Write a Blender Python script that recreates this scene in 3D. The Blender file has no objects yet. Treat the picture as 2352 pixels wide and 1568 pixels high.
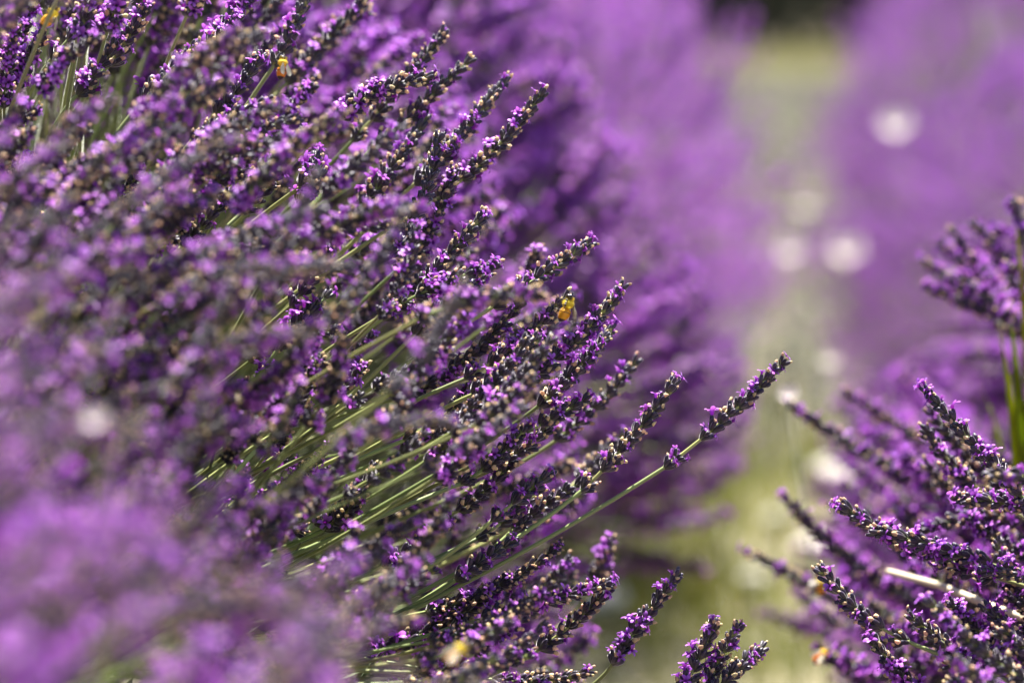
import bpy, math, random
import numpy as np
from mathutils import Vector, Matrix

# ------------------------------------------------------------------ camera
S = bpy.context.scene
COL = S.collection
PITCH, YAW, CAM_H = math.radians(7.637), math.radians(5.177), 0.80
FOCUS = 1.42
cam = bpy.data.cameras.new("camera")
cam.lens, cam.sensor_width = 100.0, 36.0
cam.clip_start, cam.clip_end = 0.05, 2000.0
cam.dof.use_dof = True
cam.dof.focus_distance = FOCUS
cam.dof.aperture_fstop = 4.0
cam_o = bpy.data.objects.new("camera", cam)
cam_o.location = (0, 0, CAM_H)
cam_o.rotation_euler = (math.pi / 2 - PITCH, 0, YAW)
COL.objects.link(cam_o)
S.camera = cam_o
FWD = np.array([-math.sin(YAW) * math.cos(PITCH), math.cos(YAW) * math.cos(PITCH), -math.sin(PITCH)])
RGT = np.array([math.cos(YAW), math.sin(YAW), 0.0])
UPV = np.cross(RGT, FWD)
EYE = np.array([0, 0, CAM_H])

# ------------------------------------------------------------------ light
SUN_EL, SUN_AZ = math.radians(70), math.radians(-4)      # azimuth from +Y, negative = towards -X
world = bpy.data.worlds.new("World")
S.world = world
world.use_nodes = True
nt = world.node_tree
sky = nt.nodes.new("ShaderNodeTexSky")
sky.sky_type = 'NISHITA'
sky.sun_disc = False
sky.sun_elevation = SUN_EL
sky.sun_rotation = SUN_AZ
nt.nodes["Background"].inputs[1].default_value = 0.05
nt.links.new(sky.outputs[0], nt.nodes["Background"].inputs[0])
sun = bpy.data.lights.new("sun", 'SUN')
sun.energy, sun.angle, sun.color = 5.0, math.radians(0.5), (1.0, 0.95, 0.87)
sun_o = bpy.data.objects.new("sun", sun)
sd = Vector((math.sin(SUN_AZ) * math.cos(SUN_EL), math.cos(SUN_AZ) * math.cos(SUN_EL), math.sin(SUN_EL)))
sun_o.rotation_euler = sd.to_track_quat('Z', 'Y').to_euler()
COL.objects.link(sun_o)
S.view_settings.view_transform = 'Standard'
S.view_settings.look = 'None'
S.view_settings.exposure = 2.05
S.view_settings.gamma = 1.0
S.view_settings.use_curve_mapping = False
S.cycles.use_denoising = True
S.cycles.max_bounces = 6
S.cycles.diffuse_bounces = 2
S.cycles.transmission_bounces = 4

rng = np.random.default_rng(11)
rnd = random.Random(5)


def at(px, py, D):
    """point at depth D that the 2352x1568 view of the photograph shows at (px, py)"""
    sx = (px / 2352 - 0.5) * 0.36
    sy = -(py - 784) / 2352 * 0.36
    return EYE + D * (FWD + sx * RGT + sy * UPV)


def project(P):
    P = np.atleast_2d(P) - EYE
    d = P @ FWD
    return np.stack([(P @ RGT / d / 0.36 + 0.5) * 2352, 784 - P @ UPV / d / 0.36 * 2352, d], 1)


# ------------------------------------------------------------------ materials
def mat(name, base, rough=0.6, sheen=0.0, sheen_tint=(1, 1, 1), transl=0.0, var=0.25, hue=0.02, spec=0.3, fade=None, noise=None):
    m = bpy.data.materials.new(name)
    m.use_nodes = True
    n, l = m.node_tree.nodes, m.node_tree.links
    p = n["Principled BSDF"]
    geo = n.new("ShaderNodeNewGeometry")
    oi = n.new("ShaderNodeObjectInfo")
    add = n.new("ShaderNodeMath"); add.operation = 'ADD'
    fr = n.new("ShaderNodeMath"); fr.operation = 'FRACT'
    l.new(geo.outputs["Random Per Island"], add.inputs[0]); l.new(oi.outputs["Random"], add.inputs[1]); l.new(add.outputs[0], fr.inputs[0])
    mrv = n.new("ShaderNodeMapRange"); mrv.inputs[3].default_value = 1 - var; mrv.inputs[4].default_value = 1 + var
    l.new(fr.outputs[0], mrv.inputs[0])
    mul = n.new("ShaderNodeMath"); mul.operation = 'MULTIPLY'; mul.inputs[1].default_value = 7.31
    fr2 = n.new("ShaderNodeMath"); fr2.operation = 'FRACT'
    l.new(fr.outputs[0], mul.inputs[0]); l.new(mul.outputs[0], fr2.inputs[0])
    mrh = n.new("ShaderNodeMapRange"); mrh.inputs[3].default_value = 0.5 - hue; mrh.inputs[4].default_value = 0.5 + hue
    l.new(fr2.outputs[0], mrh.inputs[0])
    hs = n.new("ShaderNodeHueSaturation")
    mro = n.new("ShaderNodeMapRange"); mro.inputs[3].default_value = 1 - var * .8; mro.inputs[4].default_value = 1 + var * .5
    l.new(oi.outputs["Random"], mro.inputs[0])
    mv = n.new("ShaderNodeMath"); mv.operation = 'MULTIPLY'
    l.new(mrv.outputs[0], mv.inputs[0]); l.new(mro.outputs[0], mv.inputs[1])
    hs.inputs["Color"].default_value = (*base, 1)
    col_in = None
    if fade:                                   # second colour along the piece (attribute t: 0 at its root, 1 at its end)
        at_ = n.new("ShaderNodeAttribute"); at_.attribute_name = "t"
        cr = n.new("ShaderNodeValToRGB")
        cr.color_ramp.elements[0].color = (*base, 1); cr.color_ramp.elements[1].color = (*fade[0], 1)
        cr.color_ramp.elements[0].position = fade[1]; cr.color_ramp.elements[1].position = fade[2]
        l.new(at_.outputs["Fac"], cr.inputs[0])
        col_in = cr.outputs[0]
    if noise:
        tc = n.new("ShaderNodeTexCoord")
        nz = n.new("ShaderNodeTexNoise"); nz.inputs["Scale"].default_value = noise[1]; nz.inputs["Detail"].default_value = 8
        nz.inputs["Roughness"].default_value = 0.65
        l.new(tc.outputs["Object"], nz.inputs["Vector"])
        cr2 = n.new("ShaderNodeValToRGB")
        cr2.color_ramp.elements[0].color = (*base, 1); cr2.color_ramp.elements[1].color = (*noise[0], 1)
        cr2.color_ramp.elements[0].position = 0.36; cr2.color_ramp.elements[1].position = 0.64
        l.new(nz.outputs["Fac"], cr2.inputs[0])
        col_in = cr2.outputs[0]
    if col_in is not None:
        l.new(col_in, hs.inputs["Color"])
    l.new(mv.outputs[0], hs.inputs["Value"]); l.new(mrh.outputs[0], hs.inputs["Hue"])
    l.new(hs.outputs[0], p.inputs["Base Color"])
    p.inputs["Roughness"].default_value = rough
    p.inputs["Specular IOR Level"].default_value = spec
    if sheen:
        p.inputs["Sheen Weight"].default_value = sheen
        p.inputs["Sheen Roughness"].default_value = 0.25
        p.inputs["Sheen Tint"].default_value = (*sheen_tint, 1)
    if transl:
        t = n.new("ShaderNodeBsdfTranslucent")
        l.new(hs.outputs[0], t.inputs["Color"])
        mx = n.new("ShaderNodeMixShader"); mx.inputs[0].default_value = transl
        out = n["Material Output"]
        l.new(p.outputs[0], mx.inputs[1]); l.new(t.outputs[0], mx.inputs[2]); l.new(mx.outputs[0], out.inputs[0])
    return m


M_CALYX = mat("calyx", (0.075, 0.075, 0.05), 0.45, 0.6, (1.0, 0.95, 1.0), var=0.35, hue=0.03, spec=.5, fade=((0.030, 0.019, 0.046), 0.1, 0.7))
M_COROLLA = mat("corolla", (0.22, 0.014, 0.33), 0.5, 0.35, (1, 0.9, 1), transl=0.27, var=0.34, hue=0.025, fade=((0.56, 0.185, 0.77), 0.3, 1.0))  # violet petals with light painted in: sunlit pale tips, shaded deep roots
M_TAN = mat("withered_corolla", (0.74, 0.53, 0.31), 0.7, 0.4, (1, .9, .8), transl=0.25, var=0.35, hue=0.03)
M_STEM = mat("green_stem", (0.25, 0.29, 0.10), 0.5, 0.5, (0.95, 1, 0.85), var=0.3, hue=0.03, spec=0.4)
M_LEAF = mat("grey_leaf", (0.12, 0.15, 0.075), 0.6, 0.5, transl=0.2, var=0.35, hue=0.03)
M_WOOD = mat("woody_stem", (0.12, 0.085, 0.055), 0.9, var=0.2)
SPIKE_MATS = [M_CALYX, M_COROLLA, M_TAN, M_STEM]
CAL, COR, TAN, STM = 0, 1, 2, 3


# ------------------------------------------------------------------ mesh tools (triangles only)
class MB:
    def __init__(s):
        s.v, s.f, s.m, s.t, s.n = [], [], [], [], 0

    def add(s, tpl, mat4=None, mi=None):
        v, f, m, t = tpl
        if mat4 is not None:
            v = v @ mat4[:3, :3].T + mat4[:3, 3]
        s.v.append(v); s.f.append(f + s.n); s.n += len(v)
        s.m.append(np.full(len(f), m if mi is None else mi)); s.t.append(t)

    def mesh(s, name, mats, smooth=True):
        me = bpy.data.meshes.new(name)
        if not s.v:
            return me
        v = np.concatenate(s.v).astype(np.float32); f = np.concatenate(s.f).astype(np.int32)
        m = np.concatenate(s.m).astype(np.int32); t = np.concatenate(s.t).astype(np.float32)
        me.vertices.add(len(v)); me.vertices.foreach_set("co", v.ravel())
        me.loops.add(f.size); me.loops.foreach_set("vertex_index", f.ravel())
        me.polygons.add(len(f)); me.polygons.foreach_set("loop_start", np.arange(0, f.size, 3, dtype=np.int32))
        for x in mats:
            me.materials.append(x)
        me.polygons.foreach_set("material_index", m)
        if smooth:
            me.polygons.foreach_set("use_smooth", np.ones(len(f), dtype=bool))
        a = me.attributes.new("t", 'FLOAT', 'POINT'); a.data.foreach_set("value", t)
        me.update(calc_edges=True)
        me.validate()
        return me


def norm(v):
    return v / (np.linalg.norm(v) + 1e-12)


def frame(z, xh=None):
    z = norm(z)
    h = np.array([0, 0, 1.0]) if xh is None else xh
    x = h - z * (h @ z)
    if np.linalg.norm(x) < 1e-3:
        x = np.array([1.0, 0.2, 0.1]) - z * (z @ np.array([1.0, 0.2, 0.1]))
    x = norm(x)
    return np.stack([x, np.cross(z, x), z], 1)


def m4(R, p, s=1.0):
    m = np.eye(4); m[:3, :3] = R * s; m[:3, 3] = p
    return m


def rotz(a):
    c, s = math.cos(a), math.sin(a)
    return np.array([[c, -s, 0], [s, c, 0], [0, 0, 1.0]])


def lathe(prof, sides, mi, cap=True, sq=0.0):
    """prof: list of (z, r); returns a template"""
    v, t = [], []
    L = prof[-1][0] or 1
    for z, r in prof:
        for k in range(sides):
            a = 2 * math.pi * k / sides
            v.append((r * math.cos(a), r * math.sin(a), z)); t.append(min(1, max(0, z / L)))
    f = []
    for i in range(len(prof) - 1):
        for k in range(sides):
            a, b = i * sides + k, i * sides + (k + 1) % sides
            f += [(a, b, b + sides), (a, b + sides, a + sides)]
    if cap:
        v.append((0, 0, L)); t.append(1.0)
        o = (len(prof) - 1) * sides
        f += [(o + k, o + (k + 1) % sides, len(v) - 1) for k in range(sides)]
    return np.array(v, float), np.array(f), mi, np.array(t)


def tube(P, r0, r1, sides, mi):
    P = np.asarray(P); n = len(P)
    v, t, f = [], [], []
    T = np.gradient(P, axis=0)
    x = frame(T[0])[:, 0]
    for i in range(n):
        z = norm(T[i]); x = norm(x - z * (x @ z)); y = np.cross(z, x)
        r = r0 + (r1 - r0) * i / (n - 1)
        for k in range(sides):
            a = 2 * math.pi * k / sides
            v.append(P[i] + r * (math.cos(a) * x + math.sin(a) * y)); t.append(i / (n - 1))
    for i in range(n - 1):
        for k in range(sides):
            a, b = i * sides + k, i * sides + (k + 1) % sides
            f += [(a, b, b + sides), (a, b + sides, a + sides)]
    return np.array(v), np.array(f), mi, np.array(t)


def blob(seed, r, stretch, mi, amp=0.35):
    g = random.Random(seed)
    p = (1 + 5 ** .5) / 2
    v = np.array([(-1, p, 0), (1, p, 0), (-1, -p, 0), (1, -p, 0), (0, -1, p), (0, 1, p), (0, -1, -p), (0, 1, -p), (p, 0, -1), (p, 0, 1), (-p, 0, -1), (-p, 0, 1)], float)
    v /= np.linalg.norm(v[0])
    f = np.array([(0, 11, 5), (0, 5, 1), (0, 1, 7), (0, 7, 10), (0, 10, 11), (1, 5, 9), (5, 11, 4), (11, 10, 2), (10, 7, 6), (7, 1, 8), (3, 9, 4), (3, 4, 2), (3, 2, 6), (3, 6, 8), (3, 8, 9), (4, 9, 5), (2, 4, 11), (6, 2, 10), (8, 6, 7), (9, 8, 1)])
    v *= np.array([[1 + g.uniform(-amp, amp)] for _ in v])
    v = v * r * np.array([1, 1, stretch]) + np.array([0, 0, r * stretch * 0.6])
    return v, f, mi, np.linspace(0, 1, 12)


def lobe(length, width, spread, az, z0, r0, curl, g):
    """one petal lobe as a small bent patch"""
    v, t = [], []
    for i in range(4):
        u = i / 3
        w = width * (0.55 + 0.9 * u - 0.85 * u * u) * (1 if u < 1 else 0.8)
        a = spread + curl * u
        rr = r0 + length * u * math.sin(a); zz = z0 + length * u * math.cos(a)
        for j in (-1, 0, 1):
            off = w * j * 0.5
            dz = -abs(j) * 0.12 * width * u + g.uniform(-.06, .06) * width
            v.append((rr * math.cos(az) - off * math.sin(az), rr * math.sin(az) + off * math.cos(az), zz + dz))
            t.append(0.45 + 0.55 * u)
    f = []
    for i in range(3):
        for j in range(2):
            a = i * 3 + j
            f += [(a, a + 1, a + 4), (a, a + 4, a + 3)]
    return np.array(v), np.array(f), COR, np.array(t)


def join(parts):
    v, f, t, n = [], [], [], 0
    for p in parts:
        v.append(p[0]); f.append(p[1] + n); t.append(p[3]); n += len(p[0])
    return np.concatenate(v), np.concatenate(f), parts[0][2], np.concatenate(t)


def corolla(seed):
    g = random.Random(seed)
    mm = 0.001
    tb = lathe([(-1.5 * mm, .55 * mm), (1.2 * mm, .75 * mm), (2.6 * mm, 1.1 * mm)], 6, COR, cap=False)
    tb = (tb[0], tb[1], COR, np.clip(tb[3] * 0.45, 0, .45))
    ps = [tb]
    for az, L, w, sp in ((0.42, 2.9, 2.5, .55), (-0.42, 2.9, 2.5, .55), (1.9, 2.2, 2.0, .9), (math.pi, 2.4, 2.0, 1.0), (-1.9, 2.2, 2.0, .9)):
        ps.append(lobe(L * mm * g.uniform(.85, 1.15), w * mm * g.uniform(.85, 1.1), sp + g.uniform(-.2, .2), az + g.uniform(-.15, .15), 2.5 * mm, 1.0 * mm, g.uniform(.3, 1.0), g))
    return join(ps)


mm = 0.001
T_CALYX = [lathe([(0, .5 * mm), (.8 * mm, .95 * mm), (2.6 * mm, 1.3 * mm), (4.6 * mm, 1.38 * mm), (6.0 * mm, 1.1 * mm), (6.8 * mm, .6 * mm)], 7, CAL),
           lathe([(0, .45 * mm), (1.0 * mm, .85 * mm), (3.0 * mm, 1.25 * mm), (5.2 * mm, 1.28 * mm), (6.4 * mm, .95 * mm), (6.9 * mm, .6 * mm)], 7, CAL)]
for _tp in T_CALYX:                                           # raised ribs: every other line of vertices stands proud
    _v = _tp[0]; _k = np.arange(len(_v) - 1) % 7
    _v[:-1, :2] *= np.where(_k % 2 == 0, 1.07, 0.93)[:, None]
T_COR = [corolla(s) for s in (1, 2, 3, 4, 5)]
T_TAN = [blob(s, .8 * mm, 1.5, TAN) for s in (1, 2, 3, 4)]
T_BRACT = (np.array([(-1.1, 0, 0), (1.1, 0, 0), (1.5, .5, 2.2), (-1.5, .5, 2.2), (0, .9, 4.4)]) * mm, np.array([(0, 1, 2), (0, 2, 3), (3, 2, 4)]), STM, np.array([0, 0, .5, .5, 1.]))
T_LEAF = (np.array([(-.7, 0, 0), (.7, 0, 0), (-1.3, .6, 9), (1.3, .6, 9), (-.9, 2, 18), (.9, 2, 18), (0, 4, 25)]) * mm, np.array([(0, 1, 3), (0, 3, 2), (2, 3, 5), (2, 5, 4), (4, 5, 6)]), STM, np.array([0, 0, .4, .4, .7, .7, 1.]))
L_CALYX = lathe([(0, .6 * mm), (3.2 * mm, 1.4 * mm), (6.2 * mm, .9 * mm)], 5, CAL)
_q = lathe([(-.5 * mm, .6 * mm), (2.4 * mm, 1.0 * mm)], 4, COR, cap=False)
_g = random.Random(3)
L_COR = []
for s in range(3):
    ps = [(_q[0], _q[1], COR, _q[3] * .4)]
    for az in (0.5, -0.5, 2.0, -2.0, 3.14):
        v, f, _, t = lobe(2.7 * mm, 2.6 * mm, .8 + _g.uniform(-.2, .2), az, 2.2 * mm, .9 * mm, .5, _g)
        keep = [0, 2, 6, 8, 9, 10, 11]
        ps.append((v[[0, 2, 6, 8, 10]], np.array([(0, 1, 3), (0, 3, 2), (2, 3, 4)]), COR, t[[0, 2, 6, 8, 10]]))
    L_COR.append(join(ps))
_o = (np.array([(1, 0, 0), (0, 1, 0), (-1, 0, 0), (0, -1, 0), (0, 0, 1.8), (0, 0, -.4)]) * 1.0 * mm, np.array([(0, 1, 4), (1, 2, 4), (2, 3, 4), (3, 0, 4), (1, 0, 5), (2, 1, 5), (3, 2, 5), (0, 3, 5)]), TAN, np.array([.5] * 6))
L_TAN = [_o]
F_CAL = (_o[0] * np.array([1.7, 1.7, 3.0]), _o[1], CAL, np.array([.5, .5, .5, .5, 1, 0]))
F_COR = (np.array([(-2.6, 0, 0), (2.6, 0, .6), (0, 3.2, 1.2), (0, -2.8, 1.6), (0, 0, 4.2)]) * 1.0 * mm, np.array([(0, 1, 4), (2, 3, 4), (0, 2, 1)]), COR, np.array([.8, .8, .9, .9, 1.]))


# ------------------------------------------------------------------ one flower head along a curve
def head_plan(curve, L, g, gap=0, full=1.0, bloom=None):
    """list of whorls; each whorl = (centre, axis, [(matrix, kind, extra)])"""
    s, nodes = 0.0, []
    fresh = g.choice((.10, .17, .23, .29, .36))
    dry = g.choice((.25, .38, .5))
    if bloom:
        fresh, dry = bloom, .26
    first = True
    if gap == 2:
        nodes = [(0.0, 8, .9), (0.0055, 6, .8)]; s = 0.3 * L
    elif gap == 1:
        nodes = [(0.0, 8, .9), (0.004, 5, .7)]; s = max(0.2 * L, .014)
    while s < L - 0.004:
        u = s / L
        n = int(round((9.5 - 3.5 * u) * full))
        nodes.append((s, n, 1.0 - 0.22 * u))
        s += (0.0066 - 0.0022 * u) * g.uniform(.85, 1.15)
    nodes.append((L - .002, 4, .8))
    out = []
    for s, n, sc in nodes:
        u = min(1, s / L)
        c = curve(u); ax = norm(curve(min(1.001, u + .02)) - curve(u - .02))
        F = frame(ax, np.array([.3, .1, 1.0]))
        items = []
        ph = g.uniform(0, 6.28)
        for k in range(n):
            a = ph + 6.283 * k / n + g.uniform(-.25, .25)
            lean = math.radians(g.uniform(27, 50) * (1 - .55 * u ** 3))
            rad = F @ np.array([math.cos(a), math.sin(a), 0])
            d = norm(ax * math.cos(lean) + rad * math.sin(lean) + np.array([0, 0, .10]))
            p = c + rad * .8 * mm + ax * g.uniform(-1.2, 1.2) * mm
            size = sc * g.uniform(.82, 1.12)
            upper = rad[2] > -.2
            r = g.random()
            kind = 'cor' if r < (fresh if upper else fresh * .6) else ('tan' if r < fresh + dry else 'bud')
            items.append((p, d, size, kind, g.random()))
        out.append((c, ax, items))
    return out


def calyx_into(mb, items, lod):
    for p, d, size, kind, h in items:
        R = frame(d) @ rotz(h * 6.28)
        if lod == 0:
            mb.add(T_CALYX[int(h * 97) % 2], m4(R, p, size))
            if kind == 'tan':
                e = p + d * 6.4 * mm * size; size *= 1.2
                mb.add(T_TAN[int(h * 53) % 4], m4(frame(d + .5 * R[:, 0]), e, size * (0.8 + .6 * ((h * 31) % 1))))
                if h > .5:
                    mb.add(T_TAN[int(h * 71) % 4], m4(frame(d + .9 * R[:, 1]), e + R[:, 0] * .8 * mm + d * .7 * mm, size * .75))
        else:
            mb.add(L_CALYX, m4(R, p, size))
            if kind == 'tan':
                mb.add(L_TAN[0], m4(R, p + d * 6.3 * mm * size, size * 1.1))


def cor_mats(items):
    out = []
    for p, d, size, kind, h in items:
        if kind == 'cor':
            R = frame(norm(d + np.array([0, 0, .12])), np.array([.2, -.3, 1.0])) @ rotz((h - .5) * 1.6)
            out.append((m4(R, p + d * 5.8 * mm * size, size * (.9 + .35 * ((h * 17) % 1))), int(h * 89) % 5))
    return out


def bracts_into(mb, c, ax, g):
    F = frame(ax)
    for k in range(2):
        R = F @ rotz(g.uniform(0, 6.28))
        mb.add(T_BRACT, m4(frame(norm(R[:, 2] + .5 * R[:, 1]), R[:, 0]), c - ax * .8 * mm, 1.0))


def bez(P):
    P = [np.asarray(p, float) for p in P]
    if len(P) == 3:
        return lambda u: (1 - u) ** 2 * P[0] + 2 * u * (1 - u) * P[1] + u * u * P[2]
    return lambda u: (1 - u) ** 3 * P[0] + 3 * u * (1 - u) ** 2 * P[1] + 3 * u * u * (1 - u) * P[2] + u ** 3 * P[3]


# prototype stalks: root at the origin, +Z along the stem, head curls towards +X
STALK = 0.37


def proto_stalk(seed, bloom=None):
    g = random.Random(seed)
    hl = g.uniform(.048, .078)
    sl = STALK - hl
    bend = g.uniform(.10, .40)
    wob = g.uniform(-.012, .012)
    base = np.array([.018 * bend * 4, wob * .3, sl])
    stem = bez([(0, 0, 0), (-.012, wob, sl * .55), base])
    tdir = norm(base - stem(.96))
    e = base + norm(tdir + np.array([bend, 0, 0])) * hl
    hc = bez([base, base + tdir * hl * .5, e])
    plan = head_plan(hc, hl, g, gap=g.choice((0, 0, 1, 1, 2)), full=1.0, bloom=bloom)
    return g, stem, hc, plan


PROTO = []
for i in range(16):
    g, stem, hc, plan = proto_stalk(100 + i)
    st = MB(); st.add(tube([stem(u) for u in np.linspace(.0, 1, 9)], 1.15 * mm, .95 * mm, 6, 0)); st.add(tube([hc(u) for u in np.linspace(0, .97, 6)], .95 * mm, .5 * mm, 5, 0))
    for u in (g.uniform(.30, .42), g.uniform(.5, .66)):
        for sg in (-1, 1):
            mb_a = g.uniform(0, 3.1)
            dd = norm(np.array([sg * math.cos(mb_a) * .5, sg * math.sin(mb_a) * .5, 1.0]))
            st.add(T_LEAF, m4(frame(dd, np.array([sg * math.cos(mb_a), sg * math.sin(mb_a), .1])), stem(u), g.uniform(.5, .95)), 0)
    hd, bl = MB(), MB()
    for c, ax, items in plan:
        calyx_into(hd, items, 0); bracts_into(hd, c, ax, g)
        for m_, k in cor_mats(items):
            bl.add(T_COR[k], m_)
    PROTO.append((st.mesh("flower_stalk", [M_STEM]), hd.mesh("calyces", SPIKE_MATS), bl.mesh("blossoms", SPIKE_MATS), np.array([hc(u) for u in (0, .5, 1)])))


def mid_stalk(seed, bloom, keep, k_):
    g, stem, hc, plan = proto_stalk(seed, bloom)
    md = MB(); md.add(tube([stem(u) for u in np.linspace(.0, 1, 5)], 1.15 * mm, .95 * mm, 4, STM))
    for c, ax, items in plan:
        calyx_into(md, items, 1)
        for m_, k in cor_mats(items):
            if g.random() < keep:
                md.add(L_COR[k % 3], m_ @ np.diag([k_, k_, k_, 1.]))
    raw = (np.concatenate(md.v), np.concatenate(md.f), np.concatenate(md.m), np.concatenate(md.t))
    return md.mesh("flower_stalk", SPIKE_MATS), raw, np.array([hc(u) for u in (0, .5, 1)])


PROTO_MID = [mid_stalk(300 + i, None, .85, .92) for i in range(16)]
PROTO_RICH = [mid_stalk(400 + i, .36 + .03 * (i % 10), 1.0, 1.25) for i in range(16)]


def far_tpl(seed):
    """light head for joined masses: one template per material"""
    g, stem, hc, plan = proto_stalk(seed)
    by = {}
    def put(tp, m_):
        b = by.setdefault(tp[2], MB()); b.add(tp, m_)
    put(tube([stem(0.35), stem(.7), stem(1)], 1.2 * mm, 1.0 * mm, 3, STM), None)
    for c, ax, items in plan:
        for j, (p, d, size, kind, h) in enumerate(items):
            if j % 4 == 0:
                put(F_CAL, m4(frame(d), p + d * 2 * mm, size))
            if kind == 'cor' or h < .12:
                put(F_COR, m4(frame(d) @ rotz(h * 6), p + d * 4.5 * mm, size * 1.45))
            if kind == 'tan' and h < .45:
                put(_o, m4(frame(d), p + d * 6 * mm, size * 1.2))
    return [(np.concatenate(b.v), np.concatenate(b.f), k, np.concatenate(b.t)) for k, b in by.items()]


FAR = [far_tpl(500 + i) for i in range(10)]


# ------------------------------------------------------------------ scene objects
def link(name, data, parent=None, kind=None, mat4=None):
    o = bpy.data.objects.new(name, data)
    COL.objects.link(o)
    if parent is not None:
        o.parent = parent
    if kind:
        o["kind"] = kind
    if mat4 is not None:
        o.matrix_basis = Matrix(mat4.tolist())
    return o


def thing(name, label, cat, loc=(0, 0, 0), group=None, data=None):
    o = bpy.data.objects.new(name, data)
    COL.objects.link(o)
    o.location = loc
    o["label"], o["category"] = label, cat
    if group:
        o["group"] = group
    return o


# foliage cushion: narrow grey-green leaves on short shoots, and the woody base
def foliage_mesh(seed, n, rad):
    g = random.Random(seed); mb = MB()
    lf = (np.array([(-.9, 0, 0), (.9, 0, 0), (-1.6, .6, 14), (1.6, .6, 14), (-1.1, 2, 26), (1.1, 2, 26), (0, 4, 36)]) * mm,
          np.array([(0, 1, 3), (0, 3, 2), (2, 3, 5), (2, 5, 4), (4, 5, 6)]), 0, np.array([0, 0, .4, .4, .7, .7, 1]))
    for _ in range(n):
        a, e = g.uniform(0, 6.28), math.asin(g.uniform(-.35, 1))
        d = np.array([math.cos(a) * math.cos(e), math.sin(a) * math.cos(e), math.sin(e)])
        r = rad * g.uniform(.45, 1.0)
        p = d * r * np.array([1, 1.25, .9])
        dd = norm(d + np.array([g.gauss(0, .5), g.gauss(0, .5), g.gauss(.3, .4)]))
        mb.add(lf, m4(frame(dd, np.array([g.gauss(0, 1), g.gauss(0, 1), g.gauss(0, 1)])), p, g.uniform(.7, 1.3)))
    return mb.mesh("foliage", [M_LEAF])


def trunk_mesh(seed):
    g = random.Random(seed); mb = MB()
    for k in range(9):
        a = g.uniform(0, 6.28)
        mb.add(tube([(0.02 * math.cos(a), .02 * math.sin(a), -.02), (.06 * math.cos(a), .06 * math.sin(a), .15), (.15 * math.cos(a), .15 * math.sin(a), g.uniform(.28, .42))], .011, .004, 6, 0))
    return mb.mesh("trunk", [M_WOOD])


FOL = [foliage_mesh(s, 2600, .27) for s in (1, 2, 3)]
TRK = [trunk_mesh(s) for s in (1, 2)]


def dress(bush, i, z, sc=1.0):
    link("foliage", FOL[i % 3], bush, "stuff", m4(rotz(i * 1.3), np.array([0, 0, z - .02]), sc))
    link("trunk", TRK[i % 2], bush, None, m4(rotz(i * 2.1), np.zeros(3), sc))


# ------------------------------------------------------------------ ground
def sheet(name, x0, x1, y0, y1, nx, ny, z, amp, m):
    xs, ys = np.linspace(x0, x1, nx), np.linspace(y0, y1, ny)
    X, Y = np.meshgrid(xs, ys)
    Z = z + amp * (np.sin(X * 9.1 + Y * 3.3) * np.sin(Y * 7.7 - X * 2.0) + .5 * np.sin(X * 23 + 1) * np.sin(Y * 19)) if amp else np.full_like(X, z)
    v = np.stack([X, Y, Z], -1).reshape(-1, 3)
    f = []
    for j in range(ny - 1):
        for i in range(nx - 1):
            a = j * nx + i
            f += [(a, a + 1, a + nx + 1), (a, a + nx + 1, a + nx)]
    mb = MB(); mb.add((v, np.array(f), 0, np.zeros(len(v))))
    return link(name, mb.mesh(name, [m]), None, "structure")


M_SOIL = mat("soil", (0.20, 0.16, 0.10), 0.95, var=0, hue=0, noise=((0.42, 0.37, 0.26), 7.0))
M_PATH = mat("dry_path", (0.075, 0.075, 0.034), 0.95, var=0, hue=0, noise=((0.23, 0.20, 0.14), 4.5))
sheet("ground", -400, 400, -60, 740, 5, 5, -.012, 0, M_SOIL)
sheet("path", -1.6, 1.6, -1.0, 27, 40, 300, 0.0, .004, M_PATH)

# ------------------------------------------------------------------ row geometry
LAX = ([0, 3, 4, 5.5, 7, 10, 14, 18, 23], [-.42, -.42, -.45, -.51, -.56, -.67, -.87, -1.08, -1.32])
RAX = ([0, 2.4, 3.1, 4.6, 5.5, 7, 10, 14, 18, 23], [.47, .48, .53, .53, .54, .59, .73, .98, 1.20, 1.45])


def left_axis(y):
    return np.array([float(np.interp(y, *LAX)), y, .46])


def left_rad(y):
    return float(np.interp(y, [.3, .75, .92, 1.05, 1.2, 1.40, 1.7, 1.95, 2.2, 2.5], [.375, .36, .31, .31, .335, .395, .40, .37, .40, .40]))


def right_axis(y):
    return np.array([float(np.interp(y, *RAX)), y, float(np.interp(y, [1.4, 2.2, 3, 5, 7], [.36, .34, .33, .36, .44]))])


# ---- near bushes (stalks are parts of their own)
LB = [(.55, "lavender bush so close to the lens that it melts into a soft purple blur"),
      (1.0, "low half-blurred lavender bush before the sharp stalks, with a pale golden bee on its flank"),
      (1.36, "lavender bush with the sharpest fanned-out stalks and a yellow bee on one spike"),
      (1.68, "lavender bush at the back of the sharp stalks, its upper spikes only slightly soft"),
      (2.05, "hazy lavender bush just behind the sharp stalks, spikes still faintly separate"),
      (2.6, "second soft lavender bush behind the sharp stalks, seen only as purple smears")]
RB = [(1.42, "lavender bush across the path with crisp spikes at the frame's lower corner"),
      (1.85, "lavender bush across the path with half-blurred spikes reaching over the pale ground"),
      (2.4, "lavender bush with green grass blades and a rounded blurred tuft of spikes")]
left_bush, right_bush = [], []
for i, (y, lab) in enumerate(LB):
    b = thing("lavender_bush", lab, "lavender", (left_axis(y)[0], y, 0), "lavender bushes of the row beside the bees")
    dress(b, i, .40, [.9, .75, .85, .85, .95, .95][i]); left_bush.append(b)
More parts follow.
